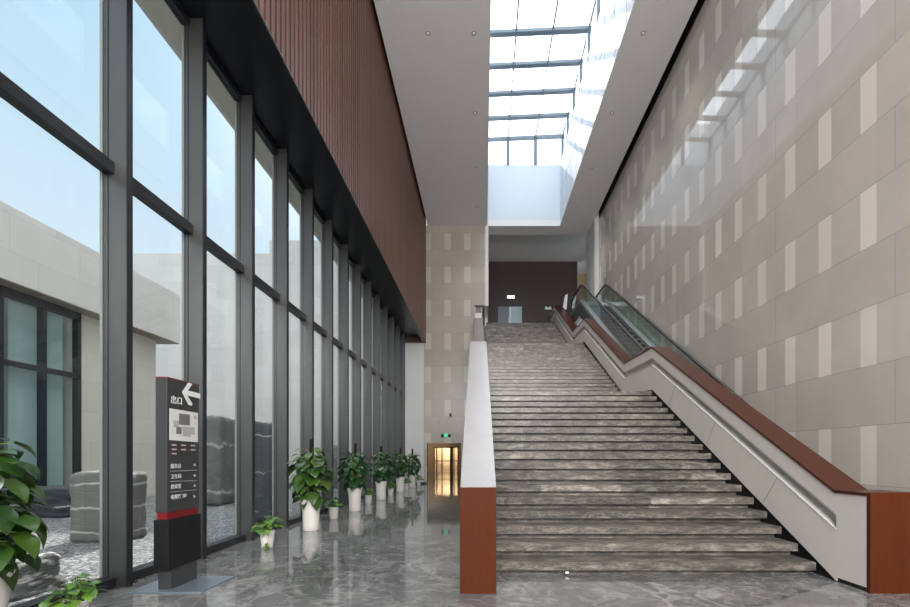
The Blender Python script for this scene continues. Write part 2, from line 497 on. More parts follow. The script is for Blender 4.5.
wr_ = box('wall_right', XR, XR + .3, YB, 23.5, 0, HC + 1.2, M['wall_right'])
struct(wr_, 'tall polished beige stone wall with rows of paler upright strips on the right', 'wall')

# far wall with a door opening; beside the stairs it starts above the flight
b = MB()
b.box(-3.12, -2.96, YF, YF + .35, 0, HC)
b.box(-2.96, -1.18, YF, YF + .35, 2.14, HC)
b.box(-1.18, -.455, YF, YF + .35, 0, HC)
b.box(-.455, .08, YF, YF + .35, 9.35, HC)
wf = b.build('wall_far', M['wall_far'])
struct(wf, 'narrow beige far wall with pale rectangles, beyond the potted plants', 'wall')
bb = box('baseboard_far', -4.0, -2.98, YF - .03, YF - .001, 0, .09, M['black'])
struct(bb, 'black baseboard at the foot of the far wall', 'baseboard')
tr = box('trim_1', .08, .26, YF - .03, YF + 5.0, 9.3, HC + .5, M['offwhite'])
struct(tr, 'white plaster wall end at the right edge of the patterned far wall', 'wall')
pier = MB().box(-4.1, -3.12, YF, YF + .35, 0, 7.37).build('wall_end', M['offwhite'])
struct(pier, 'plain light grey pier at the far end of the window wall', 'wall')
hd = MB().box(-4.1, -3.06, YF - .06, YF + .3, 7.37, HC).build('trim_2', M['slat'])
struct(hd, 'reddish brown end panel above the plain pier', 'panel')

# ceilings
c1 = MB().box(-2.90, .2, YB, YF + .2, HC, HC + .3).box(-3.6, -2.89, YB, YF + .2, HC + .53, HC + .7).build('ceiling', M['plaster'])
struct(c1, 'light grey plaster ceiling strip left of the skylight', 'ceiling')
c2 = MB().box(4.0, 5.66, YB, 23.4, HC, HC + .3).box(.2, 4.0, YB, 4.0, HC, HC + .3).box(.2, 4.0, YF, 23.4, HC, HC + .3).build('ceiling_right', M['plaster'])
struct(c2, 'light grey plaster ceiling strip between skylight and right wall', 'ceiling')
g2 = MB().box(5.83, 5.849, YB, 23.4, HC - .02, HC + 1.0).box(5.64, 5.66, YB, 23.4, HC + .002, HC + 1.0).box(5.64, 5.9, YB, 23.5, HC + 1.0, HC + 1.1).build('trim_3', M['black'])  # black strips stand in for the deep shade inside the gap
struct(g2, 'black shadow gap between the right ceiling strip and stone wall', 'trim')
g1 = MB().box(-3.0, -2.89, YB, YF, HC + .5, HC + .52).box(-2.90, -2.89, YB, YF, HC + .3, HC + .5).build('trim_4', M['black'])
struct(g1, 'black shadow gap where the slatted cladding meets the ceiling', 'trim')
c3 = MB().box(-.1, 9, 23.4, 30.3, HC + .4, HC + .7).box(-.1, 9, 23.36, 23.4, HC + .01, HC + .7).build('ceiling_upper', M['plaster'])
struct(c3, 'shaded ceiling over the upper landing hall', 'ceiling')

# slatted cladding over the windows
b = MB().box(XW - .14, XW - .11, YB, YF - .06, 7.42, HC + .5)
sl = MB()
y = YB
while y < YF - .1:
    sl.box(XW - .11, XW, y, y + .092, 7.40, HC + .5); y += .155
cl_ = b.build('wall_left', M['slat_back']); struct(cl_, 'reddish brown vertical slat cladding high above the window wall', 'wall')
sl.build('slats', M['slat'], cl_)
MB().box(XW - .012, XW + .012, YB, YF - .06, 7.375, 7.40).build('edge_strip', M['metal_dark'], cl_)
MB().box(XW - .14, XW - .012, YB, YF - .06, 7.37, 7.40).build('bottom_board', M['soffit'], cl_)
so = MB().box(-4.55, XW - .05, YB, YF, 7.66, 7.95).box(XW - .16, XW - .14, YB, YF - .06, 7.37, 7.7).build('ceiling_left', M['soffit'])
struct(so, 'glossy black soffit over the window wall under the slats', 'ceiling')
up = MB().box(-4.75, -4.55, YB - .2, YF + 2, 7.66, HC + 1).build('wall_left_upper', M['outer'])
struct(up, 'outer stone wall above the window head', 'wall')
rv = MB().box(-4.60, -4.25, YB, YF, 7.56, 7.655).build('trim_5', M['reveal'])
struct(rv, 'cream outer head reveal above the window glass', 'trim')

# unseen rear wall behind the camera; its large opening is added to admit light
b = MB().box(-4.6, -3.4, YB - .3, YB, 0, HC + 1).box(5.4, 6.2, YB - .3, YB, 0, HC + 1).box(-3.4, 5.4, YB - .3, YB, 9.8, HC + 1)
wb_ = b.build('wall_back', M['offwhite']); struct(wb_, 'unseen rear plaster wall around an opening added for light', 'wall')

# window wall : bays between deep mullions
X_IN, X_GL = -3.98, -4.22
PITCH = 1.30
M1 = 4.79
def bay(i, n):
    y0 = M1 + PITCH * (i - 1)
    y1 = min(y0 + PITCH, YF)
    if i == 0: y0 -= .06
    if i == -1: y1 -= .06
    root = empty('window_%d' % n, (X_GL, y0, 0),
                 ('floor to ceiling window bay %s' % BAYTXT.get(i, 'behind the viewpoint near the rear wall')), 'window',
                 'window bays of the left glass wall', 'structure')
    L = y1 - y0
    dx = X_IN - X_GL
    mu = MB().box(-.02, dx, 0, .072, 0, 7.66).build('mullion', M['metal_dark'], root)
    MB().box(dx, dx + .012, -.004, .076, 0, 7.655).build('mullion_dark_reflection', M['metal_black'], mu)  # black plate imitates a dark reflection on the inner face
    MB().box(-.05, -.02, -.008, .080, 0, 7.66).build('mullion_cap', M['mullion_edge'], mu)
    # small side grooves
    MB().box(.03, .045, -.006, 0, 0.02, 7.64).build('mullion_groove', M['metal_black'], mu)
    if L > .2:
        MB().box(-.01, .11, .072, L, 4.60, 4.73).build('transom', M['metal_black'], root)
        MB().box(-.05, .13, .072, L, 0, .105).build('sill', M['metal_black'], root)
        MB().box(-.05, .06, .072, L, 7.55, 7.66).build('head', M['metal_black'], root)
        MB().box(-.012, .012, .072, L, .105, 4.60).build('lower_pane', M['glass'], root)
        MB().box(-.012, .012, .072, L, 4.74, 7.55).build('upper_pane', M['glass'], root)
    return root
BAYTXT = {0: 'with the large potted plant at the left photo edge', 1: 'directly behind the direction sign',
          2: 'with the banded boulder outside, just beyond the sign', 3: 'behind the first small pothos pot beyond the sign',
          4: 'left of the nearest tall white planter', 5: 'behind the nearest tall white planter',
          6: 'behind the second small pothos pot', 7: 'just before the second tall white planter', 8: 'behind the second tall white planter',
          9: 'fifth from the far end', 10: 'fourth from the far end', 11: 'third from the far end',
          12: 'second from the far end', 13: 'next to the last sliver of glass', 14: 'the last narrow sliver beside the plain pier'}
n = 1
for i in range(-5, 15):
    bay(i, n); n += 1

# ------------------------------------------------------------------ skylight well
ZE = 16.7
b = MB().box(.2, 4.0, YF, YF + .15, HC + .3, ZE)
we = b.build('wall_skylight_end', M['wellwhite']); struct(we, 'pale end wall of the skylight well', 'wall')
wr2 = MB().box(4.0, 4.12, 4.0, YF, HC + .3, ZE)
o = wr2.build('wall_skylight_right', M['wellwhite']); struct(o, 'bright white panelled right side of the skylight well', 'wall')
jn = MB()
for k in range(17):
    jn.box(3.994, 4.0, 4.4 + 1.09 * k, 4.412 + 1.09 * k, HC + .02, ZE - .02)
jn.box(3.994, 4.0, 3.9, YF - .01, HC + 1.58, HC + 1.592)
jn.build('panel_lines', M['frame_steel'], o)  # thin blue-grey lines, upright and level, over the well side
o = MB().box(.08, .2, 3.9, YF, HC + .3, ZE).build('wall_skylight_left', M['wellwhite']); struct(o, 'white left side of the skylight well', 'wall')
o = MB().box(-.24, 4.4, 3.75, 4.0, HC + .3, 18.4).build('wall_skylight_near', M['wellwhite']); struct(o, 'white near end of the skylight well', 'wall')
sk = empty('window_21', (2, 13, ZE), 'long roof skylight grid of bright glass over the stairs', 'skylight', None, 'structure')
def skp(mb, name, mat): 
    o = mb.build(name, mat, sk, loc=(-2, -13, -ZE)); return o
RX = [-.15, 1.28, 2.72, 4.15]
zt = lambda x: 18.05 + (x + .15) * .045
ys = [YF - 1.41 * k for k in range(14)]
for k, yy in enumerate(ys):
    w = .10
    skp(MB().hexa([(-.2, yy - w, zt(-.2) - .12), (4.2, yy - w, zt(4.2) - .12), (4.2, yy + w, zt(4.2) - .12), (-.2, yy + w, zt(-.2) - .12)],
                  [(-.2, yy - w, zt(-.2)), (4.2, yy - w, zt(4.2)), (4.2, yy + w, zt(4.2)), (-.2, yy + w, zt(-.2))]), 'cross_bar', M['frame_steel'])
    if k:
        skp(MB().box(4.06, 4.2, yy - .06, yy + .06, ZE, zt(4.15) - .1), 'side_post', M['frame_steel'])
        skp(MB().box(-.24, -.1, yy - .06, yy + .06, ZE, zt(-.2) - .1), 'side_post', M['frame_steel'])
for x in RX:
    w = .03 if x in RX[1:3] else .06
    skp(MB().box(x - w, x + w, 4.0, YF, zt(x) - .08, zt(x) - .005), 'long_bar', M['frame_steel'])
    skp(MB().box(x - .085, x + .085, YF - .05, YF + .05, ZE, zt(x) - .05), 'end_post', M['frame_steel'])
skp(MB().hexa([(-.2, 3.9, zt(-.2)), (4.2, 3.9, zt(4.2)), (4.2, YF, zt(4.2)), (-.2, YF, zt(-.2))],
              [(-.2, 3.9, zt(-.2) + .02), (4.2, 3.9, zt(4.2) + .02), (4.2, YF, zt(4.2) + .02), (-.2, YF, zt(-.2) + .02)]), 'roof_pane', M['roof_glass'])
skp(MB().box(-.15, 4.15, YF - .01, YF + .01, ZE, 18.05), 'end_pane', M['roof_glass'])
skp(MB().box(4.12, 4.14, 3.9, YF, ZE, 18.1), 'side_pane', M['roof_glass'])
skp(MB().box(-.18, -.16, 3.9, YF, ZE, 18.0), 'side_pane', M['roof_glass'])
# roof slab around the well so that no daylight slips in beside it
o = MB().box(-5, -.24, YB - .3, 31, HC + 1.0, HC + 1.25).box(4.42, 9.3, YB - .3, 31, HC + 1.1, HC + 1.35).box(-.24, 4.42, YB - .3, 3.75, HC + 1.0, HC + 1.25).box(-.24, 4.42, YF + .15, 31, HC + 1.0, HC + 1.25).box(-.24, .08, 3.9, YF, HC + 1.0, ZE).box(4.12, 4.42, 3.9, YF, HC + 1.1, ZE).build('ceiling_roof', M['offwhite'])
struct(o, 'roof slab around the skylight well', 'roof')

# ------------------------------------------------------------------ downlights
spots = [(428, 33), (474, 33), (475, 113), (476, 168), (477, 207), (643, 33), (612, 113), (591, 169), (577, 207)]
DLT = ['nearest recessed ceiling downlight by the slatted cladding', 'nearest recessed downlight beside the left skylight edge',
       'second recessed downlight along the left skylight edge', 'third recessed downlight along the left skylight edge',
       'farthest recessed downlight along the left skylight edge', 'nearest recessed downlight in the right ceiling strip',
       'second recessed downlight in the right ceiling strip', 'third recessed downlight in the right ceiling strip',
       'farthest recessed downlight in the right ceiling strip']
for (px, py), lb in zip(spots, DLT):
    Y = FOC * (HC - EYE) / (VY - py); X = (px - VX) * Y / FOC
    d = empty('downlight', (X, Y, HC), lb, 'ceiling light', 'recessed ceiling downlights')
    MB().lathe([(.040, -.002), (.062, -.010), (.070, -.004), (.070, 0.0)], seg=20, closed_bottom=False).build('ring', M['grey_ring'], d, smooth=True)
    MB().lathe([(.040, -.004), (.02, -.006), (.001, -.006)], seg=16, closed_bottom=False).build('lens', M['lamp_lens'], d)
    sp = light('downlight_beam', 'SPOT', (X, Y, HC - .04), 150, (1, .93, .83), spot_size=R(95), spot_blend=.8, shadow_soft_size=.08)

# ------------------------------------------------------------------ staircase
RISE = .1675; TREAD = .30; XS0, XS1 = .15, 4.036
st = empty('staircase', (2, 5.22, 0), 'wide grey marble staircase rising in three flights beneath the skylight', 'stairs')
def stepm(name, ynose, k, depth, mb=None):
    zt_ = RISE * k
    b = MB().box(XS0, XS1, ynose, ynose + depth, zt_ - .098, zt_)
    b.box(XS0, XS1 - .03, ynose + .10, ynose + depth, zt_ - RISE, zt_ - .098)
    b.build(name, M['stair'], st, loc=(-2, -5.22, 0))
k = 1
for y0 in (5.22, 12.3, 19.4):
    for j in range(18):
        last = j == 17
        if last:
            dep = 12.3 - 10.32 + .05 if y0 < 6 else (19.4 - 17.4 + .05 if y0 < 13 else 2.98)
            stepm('landing', y0 + TREAD * j, k, dep)
        else:
            stepm('step', y0 + TREAD * j, k, TREAD + .135)
        k += 1
# tiny white outlet in the first riser
o = MB().box(-.02, .02, -.012, 0, -.012, .012).build('wall_outlet', M['white_panel'], loc=(1.02, 5.262, .035))
tag(o, 'tiny white outlet plate in the recess under the lowest step', 'outlet')

# ---- right parapet
XP0, XP1 = 4.10, 4.46
top = [(5.0, 1.06), (10.45, 4.12), (12.55, 4.18), (17.57, 7.08), (19.75, 7.20), (25.0, 10.22), (26.4, 10.26)]
pr = empty('parapet', (4.28, 4.6, 0), 'pale stone stair parapet with red-brown coping zigzagging up beside the escalator', 'parapet', 'stair parapets')
def P(mb, name, mat, parent=pr, **kw): return mb.build(name, mat, parent, loc=(-4.28, -4.6, 0), **kw)
P(MB().band(top, lambda y, z: z - (1.05 if y < 11 else .93), -.46, XP0, XP1), 'lower_panel', M['pale'])
P(MB().band(top, -.46, -.28, XP0 + .15, XP1), 'handrail_recess', M['pale'])
P(MB().band(top, -.28, -.035, XP0, XP1), 'upper_panel', M['pale'])
P(MB().band(top, -.46, -.445, XP0 - .006, XP0 + .15), 'recess_lip', M['offwhite'])
P(MB().band(top, -.035, 0.0, XP0 - .015, XP1 + .015), 'coping', M['cap'])
P(MB().band(top, lambda y, z: 0.0, lambda y, z: z - (1.05 if y < 11 else .93), XP0 + .03, XP1), 'plinth', M['black'])
P(MB().box(XP0, XP1 + .16, 4.60, 5.0, .05, 1.03), 'end_block', M['pale'])
P(MB().box(XP0 + .02, XP1 + .14, 4.60, 5.0, 0, .05), 'end_plinth', M['black'])
P(MB().box(XP0 - .015, XP1 + .18, 4.60, 5.01, 1.03, 1.065), 'end_coping', M['cap'])
P(MB().box(XP0 - .002, XP1 + .18, 4.556, 4.60, 0, 1.07), 'end_panel', M['redwood'], label='russet veneered end panel')
for q in (6.3, 7.9, 9.5):
    i_z = 1.06 + (q - 5.0) * .5615
    P(MB().hexa([(XP0 - .002, q, i_z - 1.02), (XP0 + .01, q, i_z - 1.02), (XP0 + .01, q + .006, i_z - 1.02), (XP0 - .002, q + .006, i_z - 1.02)],
                [(XP0 - .002, q - .30, i_z - .63), (XP0 + .01, q - .30, i_z - .63), (XP0 + .01, q - .294, i_z - .63), (XP0 - .002, q - .294, i_z - .63)]), 'panel_joint', M['metal_dark'])

# ---- left parapet (drifts slightly to the left with distance)
dr = lambda y: -.0147 * (y - 4.556)
xl = lambda y: -.25 + dr(y) * .75
xr = lambda y: .137 + dr(y) * .85
ltop = [(4.62, 1.10), (10.1, 4.15), (12.5, 4.18), (17.57, 7.10), (19.7, 7.22), (22.4, 8.95)]
ltop3 = [(19.7, 7.22), (25.0, 10.26)]
pl = empty('parapet', (-.05, 4.6, 0), 'left stair parapet with pale coping rising from a russet front panel', 'parapet', 'stair parapets')
def PL(mb, name, mat, **kw): return mb.build(name, mat, pl, loc=(.05, -4.6, 0), **kw)
PL(MB().band(ltop[:2], lambda y, z: 0.0, -.03, lambda y: xl(y) + .01, lambda y: xr(y) - .01), 'body', M['pale'])
PL(MB().band(ltop[1:], lambda y, z: z - 1.25, -.03, lambda y: xl(y) + .01, lambda y: xr(y) - .01), 'upper_body', M['pale'])
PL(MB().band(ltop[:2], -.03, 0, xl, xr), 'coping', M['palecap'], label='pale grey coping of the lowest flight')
PL(MB().band(ltop[1:4] , -.03, 0, xl, xr), 'upper_coping', M['cap2'])
PL(MB().band(ltop3, -.9, 0, xl, xr), 'top_coping', M['cap2'])
PL(MB().box(-.25, .137, 4.556, 4.62, 0, 1.124), 'end_panel', M['redwood'], label='russet veneered front panel')
PL(MB().band(ltop[1:], lambda y, z: 0.0, lambda y, z: z - 1.25, lambda y: xl(y) + .012, lambda y: xr(y) - .012), 'understair_wall', M['pale'])
# stringer filling between parapet and steps
nos = [(5.3, .03), (10.3, 2.82), (12.3, 2.84), (17.4, 5.86), (19.4, 5.86), (24.4, 8.86)]
PL(MB().band(nos, lambda y, z: max(0.0, z - 1.2), 0, lambda y: xr(y) - .012, lambda y: .149), 'stringer', M['stair'])

# ------------------------------------------------------------------ escalator
SL = .645; YT = 20.1; ZT = 9.51
hz = lambda y: ZT - SL * (YT - y)
es = empty('escalator', (5.15, 7, 0), 'escalator with glass sides and black handrails between parapet and stone wall', 'escalator')
def E(mb, name, mat, parent=es, **kw): return mb.build(name, mat, parent, loc=(-5.15, -7, 0), **kw)
for xh in (4.58, 5.70):
    y_lo = YT - (ZT - .95) / SL
    path = [(y_lo - 1.0, .95)] + [(y_lo, .95)] + [(YT, ZT), (YT + 2.0, ZT)]
    pts = [(xh, y_lo - .55, .62), (xh, y_lo - .5, .78), (xh, y_lo - .35, .84), (xh, y_lo - .1, .88), (xh, y_lo + .4, .95 + .24)]
    pts += [(xh, y_lo + .4 + (YT - .5 - y_lo - .4) * q / 10, hz(y_lo + .4 + (YT - .5 - y_lo - .4) * q / 10)) for q in range(1, 11)]
    pts += [(xh, YT, ZT - .06), (xh, YT + .4, ZT), (xh, YT + 2.0, ZT), (xh, YT + 2.25, ZT - .06), (xh, YT + 2.38, ZT - .25), (xh, YT + 2.3, ZT - .45)]
    E(MB().tube(pts, .045, 8), 'handrail', M['rubber'], smooth=True)
    gp = [(y_lo - .35, .84), (y_lo, .95), (YT, ZT - .02), (YT + 2.1, ZT - .02)]
    E(MB().band(gp, -.72, -.03, xh - .006, xh + .006), 'glass_balustrade', M['esc_glass'])
    E(MB().band(gp, -.86, -.72, xh - .10, xh + .10), 'side_deck', M['steel'])
    gq = [(y_lo - 1.0, .93), (y_lo, .95), (YT, ZT - .02), (24.4, ZT - .02)]
    E(MB().band(gq, lambda y, z: max(0, z - 1.5), -.86, xh - (.10 if xh < 5 else .08), xh + (.08 if xh < 5 else .10)), 'truss_cladding', M['metal_dark'])
ys_ = YT - (ZT - .95) / SL
TR = .40
k = 0
y = ys_ + .3
while y < YT - .2:
    zz = hz(y) - .86
    sp_ = E(MB().box(4.70, 5.60, y, y + TR + .02, max(0, zz - .258), zz), 'step', M['step_metal'])
    MB().box(4.70, 5.60, y - .015, y, max(0, zz - .25), zz - .03).build('step_riser', M['rubber'], sp_)
    y += TR
E(MB().box(4.66, 5.62, YT - .2, 24.4, ZT - 1.3, ZT - .92), 'landing_plate', M['steel'])
E(MB().box(4.66, 5.62, ys_ - 1.2, ys_ + .3, 0, .03), 'comb_plate', M['steel'])
# two slim white boards on posts for unidentified pale shapes at the stair head
for q, (px, dx_, lb) in enumerate(((564.6, .10, 'left one of two slim white boards on posts at the stair head'), (572.5, .22, 'right one of two slim white boards on posts at the stair head'))):
    Y = 24.6; X = (px - VX) * Y / FOC
    o = empty('slim_board', (X, Y, 9.045), lb, 'notice board', 'white boards on posts')
    MB().hexa([(-.10, .0, .92), (.12, .05, .80), (.12, .08, .80), (-.10, .03, .92)], [(-.02 + dx_ * .5, .0, 1.60), (.14 + dx_ * .5, .05, 1.72), (.14 + dx_ * .5, .08, 1.72), (-.02 + dx_ * .5, .03, 1.60)]).build('board', M['white_panel'], o)
    MB().tube([(0, .1, 0), (0, .09, 1.55)], .02, 8).build('post', M['steel'], o)
    MB().lathe([(.09, 0), (.09, .02), (.02, .03)], 0, .1, 16).build('foot', M['steel'], o)

# ------------------------------------------------------------------ upper hall
o = MB().box(4.05, 9, 24.4, 30.3, 8.75, 9.04).box(-.1, 4.05, 27.62, 30.3, 8.75, 9.04).build('floor_upper', M['floor']); struct(o, 'floor of the upper landing hall', 'floor')
YU = 27.5
dx0, dx1, dzt = .93, 2.46, 11.09
o = MB().box(-.1, dx0, YU, YU + .2, 8.8, HC + .5).box(dx1, 6.0, YU, YU + .2, 8.8, HC + .5).box(dx0, dx1, YU, YU + .2, dzt, HC + .5).build('wall_upper', M['brown_wall'])
struct(o, 'dark brown panelled wall at the top of the stairs', 'wall')
dj = MB()
for q in range(1, 5):
    dj.box(q * 1.2 - .004, q * 1.2 + .004, YU - .004, YU, dzt + .1 if dx0 < q * 1.2 < dx1 else 9.05, HC + .4)
dj.build('panel_lines', M['black'], o)
o = MB().box(5.6, 9, 29.4, 29.6, 8.8, HC + .5).build('wall_upper_side', M['tan']); struct(o, 'tan wall glimpsed right of the dark brown wall upstairs', 'wall')
o = MB().box(8.8, 9, 23.5, 29.4, 8.8, HC + .5).build('wall_upper_right', M['offwhite']); struct(o, 'right side wall of the upper hall', 'wall')
o = MB().box(5.62, XR, 21.75, 23.5, 8.5, HC + .4).build('trim_6', M['offwhite']); struct(o, 'plain light jamb where the stone wall ends upstairs', 'trim')
dd = empty('door_1', ((dx0 + dx1) / 2, YU + .05, 9.045), 'double door in the dark brown wall at the top of the stairs', 'door', None, 'structure')
MB().box(-.765, -.01, .0, .05, 0, dzt - 9.10).build('leaf', M['door_grey'], dd, label='dark grey left leaf')
MB().box(.01, .765, .0, .05, 0, dzt - 9.10).build('leaf', M['door_pale'], dd, label='pale frosted right leaf')
MB().box(-.80, -.765, -.07, .06, 0, dzt - 9.06).box(.765, .80, -.07, .06, 0, dzt - 9.06).box(-.80, .80, -.07, .06, dzt - 9.10, dzt - 9.04).build('door_frame', M['metal_black'], dd)
MB().box(-.09, -.06, -.05, 0, .9, 1.3).build('handle', M['steel'], dd)
MB().box(.06, .09, -.05, 0, .9, 1.3).build('handle', M['steel'], dd)
ex = empty('exit_sign', (1.75, YU - .03, 11.52), 'small lit white sign above the upstairs double door', 'exit sign')
MB().box(-.26, .26, -.03, .03, -.02, .20).build('housing', M['grey_ring'], ex)
MB().box(-.24, .24, -.036, -.03, 0, .18).build('face', M['lamp_white'], ex)
MB().box(-.10, .04, -.039, -.036, .06, .12).build('pictogram', M['exit_green'], ex)
o = empty('emergency_light', (4.12, YU - .04, 10.82), 'small white twin emergency light on the dark brown wall', 'emergency light')
MB().box(-.2, .2, -.03, .04, 0, .10).build('housing', M['white_panel'], o)
for sx in (-.12, .12): MB().lathe([(.05, .10), (.065, .16), (.03, .19), (.001, .19)], sx, 0, 14).build('lamp_head', M['white_panel'], o, smooth=True)

# ------------------------------------------------------------------ corridor behind the far wall
o = MB().box(-6.2, -5.9, YF + .35, 43, 0, 3.0).box(-.9, -.62, YF + .35, 43, 0, 3.0).build('wall_corridor', M['offwhite']); struct(o, 'side walls of the corridor behind the far opening', 'wall')
o = MB().box(-6.2, -.62, YF + .35, 43, 2.9, 3.1).build('ceiling_corridor', M['plaster']); struct(o, 'corridor ceiling behind the far opening', 'ceiling')
YD = 40.2; DX0, DX1, DZ = -4.63, -2.30, 2.30
o = MB().box(-5.9, DX0, YD, YD + .2, 0, 2.9).box(DX1, -.9, YD, YD + .2, 0, 2.9).box(DX0, DX1, YD, YD + .2, DZ, 2.9).build('wall_corridor_end', M['warm_wall']); struct(o, 'warm lit corridor end wall around glass doors', 'wall')
d2 = empty('door_2', ((DX0 + DX1) / 2, YD + .08, 0), 'warmly lit glass double door at the end of the ground floor corridor', 'door', None, 'structure')
hw = (DX1 - DX0) / 2
MB().box(-hw, -hw + .07, -.06, .06, 0, DZ).box(hw - .07, hw, -.06, .06, 0, DZ).box(-hw, hw, -.06, .06, DZ - .09, DZ).box(.32, .62, -.06, .06, 0, DZ).build('door_frame', M['bronze'], d2)
MB().box(-hw + .07, .32, -.01, .01, .05, DZ - .09).build('glass_leaf', M['door_glass'], d2)
MB().box(.62, hw - .07, -.01, .01, .05, DZ - .09).build('glass_leaf', M['door_glass'], d2)
MB().box(-.20, -.16, -.08, -.01, .8, 1.5).build('handle', M['steel'], d2)
o = MB().box(-7, -.6, 44.8, 45, -.05, 3.2).box(-7.2, -7, YD + .2, 45, -.05, 3.2).box(-.6, -.4, YD + .2, 45, -.05, 3.2).box(-7.2, -.4, YD + .2, 45, 3.0, 3.2).build('wall_vestibule', M['warm_wall']); struct(o, 'bright warm room beyond the corridor glass doors', 'wall')
fv = MB().box(-7, -.6, 43, 45, -.2, 0).build('floor_vestibule', M['floor']); pm = MB()
for q in (-5.6, -4.9, -4.35, -3.1, -2.7, -1.6): pm.box(q, q + .12, 44.4, 44.55, 0, 3.0)
pm.box(-7, -.6, 44.4, 44.5, .9, 1.0)
o = pm.build('trim_8', M['bronze']); struct(o, 'bronze window posts inside the warm room beyond the doors', 'trim')
struct(fv, 'floor of the warm room beyond the doors', 'floor')
light('vestibule_lamp', 'AREA', (-3.4, 42.6, 2.95), 900, (1, .88, .72), (0, 0, 0), shape='RECTANGLE', size=4, size_y=3)
light('corridor_fill_light', 'POINT', (-5.55, 38, 2.4), 28, (1, .80, .58), shadow_soft_size=.08)  # fill light added out of sight to warm the corridor end wall
ld = empty('exit_sign', (-1.98, YF - .02, 2.45), 'small green exit sign with twin lamps above the ground floor opening', 'exit sign')
MB().box(-.08, .11, -.03, .01, 0, .16).build('face', M['exit_green'], ld)
for sx in (-.17, .20): MB().lathe([(.001, .0), (.07, .02), (.08, .10), (.05, .16), (.001, .17)], sx, -.04, 14).build('lamp_head', M['metal_black'], ld, smooth=True)
MB().box(-.22, .25, -.012, .01, -.01, .02).build('bracket', M['metal_black'], ld)
sc_ = empty('security_camera', (-1.72, YF, 3.62), 'small dark security camera on the far wall above the exit sign', 'camera')
MB().box(-.04, .04, -.03, 0, -.02, .08).build('mount', M['metal_black'], sc_)
MB().tube([(0, -.02, .02), (0, -.12, .0), (.02, -.34, -.05)], [.03, .06, .06], 10).build('housing', M['metal_black'], sc_)

# ------------------------------------------------------------------ direction sign
SX = -3.40
def face(px, py, off=.003):
    Y = FOC * (-SX) / (VX - px)
    return Vector((SX + off, Y, EYE + (VY - py) * Y / FOC))
sg = empty('direction_sign', (-3.4, 4.85, 0), 'tall charcoal direction sign with white arrow and floor map by the window', 'sign')
def S(mb, name, mat, parent=sg, **kw):
    return mb.build(name, mat, parent, loc=(3.4, -4.85, 0) if parent is sg else (0, 0, 0), **kw)
Y0s, Y1s = 4.62, 5.14
S(MB().box(-3.79, -3.0, 4.56, 5.03 + .15, 0.0, .014), 'base_plate', M['base_steel'], bevel=.003)
S(MB().box(-3.525, -3.385, 4.66, 5.08, .014, .30), 'post', M['sign_grey'])
S(MB().box(-3.53, -3.37, 4.60, 5.13, .235, .775), 'lower_panel', M['sign_black'], bevel=.004)
S(MB().box(-3.515, -3.405, 4.63, 5.125, .775, .85), 'red_band', M['sign_red'], label='red band')
pan = S(MB().box(-3.525, SX, Y0s, Y1s, .85, 2.30), 'display_panel', M['sign_grey'], bevel=.003)
S(MB().box(-3.525, SX, Y0s, Y1s, 2.30, 2.312), 'top_strip', M['sign_red'], label='thin red top edge')
def pix(pts, s=13.2, ox=160, oy=375): return [(ox + a / s, oy + b / s) for a, b in pts]
def flat(name, pxs, mat, off=.003, parent=pan):
    pts = [face(x, y, off) for x, y in pxs]
    mb = MB()
    nn = len(pts)
    back = [p - Vector((off + .001, 0, 0)) for p in pts]
    mb.v = [tuple(p) for p in pts] + [tuple(p) for p in back]
    mb.f = [tuple(range(nn))] + [(i, (i + 1) % nn, nn + (i + 1) % nn, nn + i) for i in range(nn)]
    return S(mb, name, mat, parent)
flat('arrow', pix([(290, 225), (372, 103), (424, 118), (368, 204), (527, 248), (527, 314), (356, 268), (424, 378), (420, 405), (375, 395)]), M['sign_white'])
flat('map', [(169.4, 408.2), (169.4, 440.0), (197.7, 442.2), (197.7, 413.0)], M['sign_map'])
for q, mt in (([(178.7, 413.4), (178.7, 424.6), (189.4, 425.6), (189.4, 414.6)], 'map_dark'),
              ([(176, 426.8), (176, 433.8), (181.2, 434.2), (181.2, 427.2)], 'map_dark'),
              ([(173, 420), (173, 427), (178.5, 427.4), (178.5, 420.6)], 'map_mid'),
              ([(182, 426.2), (182, 436), (190.5, 437), (190.5, 427)], 'map_mid'),
              ([(190.3, 427), (190.3, 434), (194.2, 434.6), (194.2, 427.6)], 'map_mid'),
              ([(193.6, 415.5), (193.6, 419), (196, 419.3), (196, 415.9)], 'map_mid')):
    flat('map_block', q, M[mt], .005)
def text(body, px, py, h_px, name='lettering', parent=pan, mat=None):
    cu = bpy.data.curves.new(name, 'FONT'); cu.body = body
    pt = face(px, py, .004)
    size = h_px * pt.y / FOC
    cu.size = size * 1.15; cu.extrude = .001
    cu.materials.append(mat or M['sign_white'])
    tmp = bpy.data.objects.new('tmp', cu); C.objects.link(tmp)
    bpy.context.view_layer.update()
    me = bpy.data.meshes.new_from_object(tmp.evaluated_get(bpy.context.evaluated_depsgraph_get()))
    bpy.data.objects.remove(tmp); bpy.data.curves.remove(cu)
    me.name = name
    o = bpy.data.objects.new(name, me); C.objects.link(o)
    o.parent = parent
    o.location = pt
    o.rotation_euler = (R(90), 0, R(90))
    return o
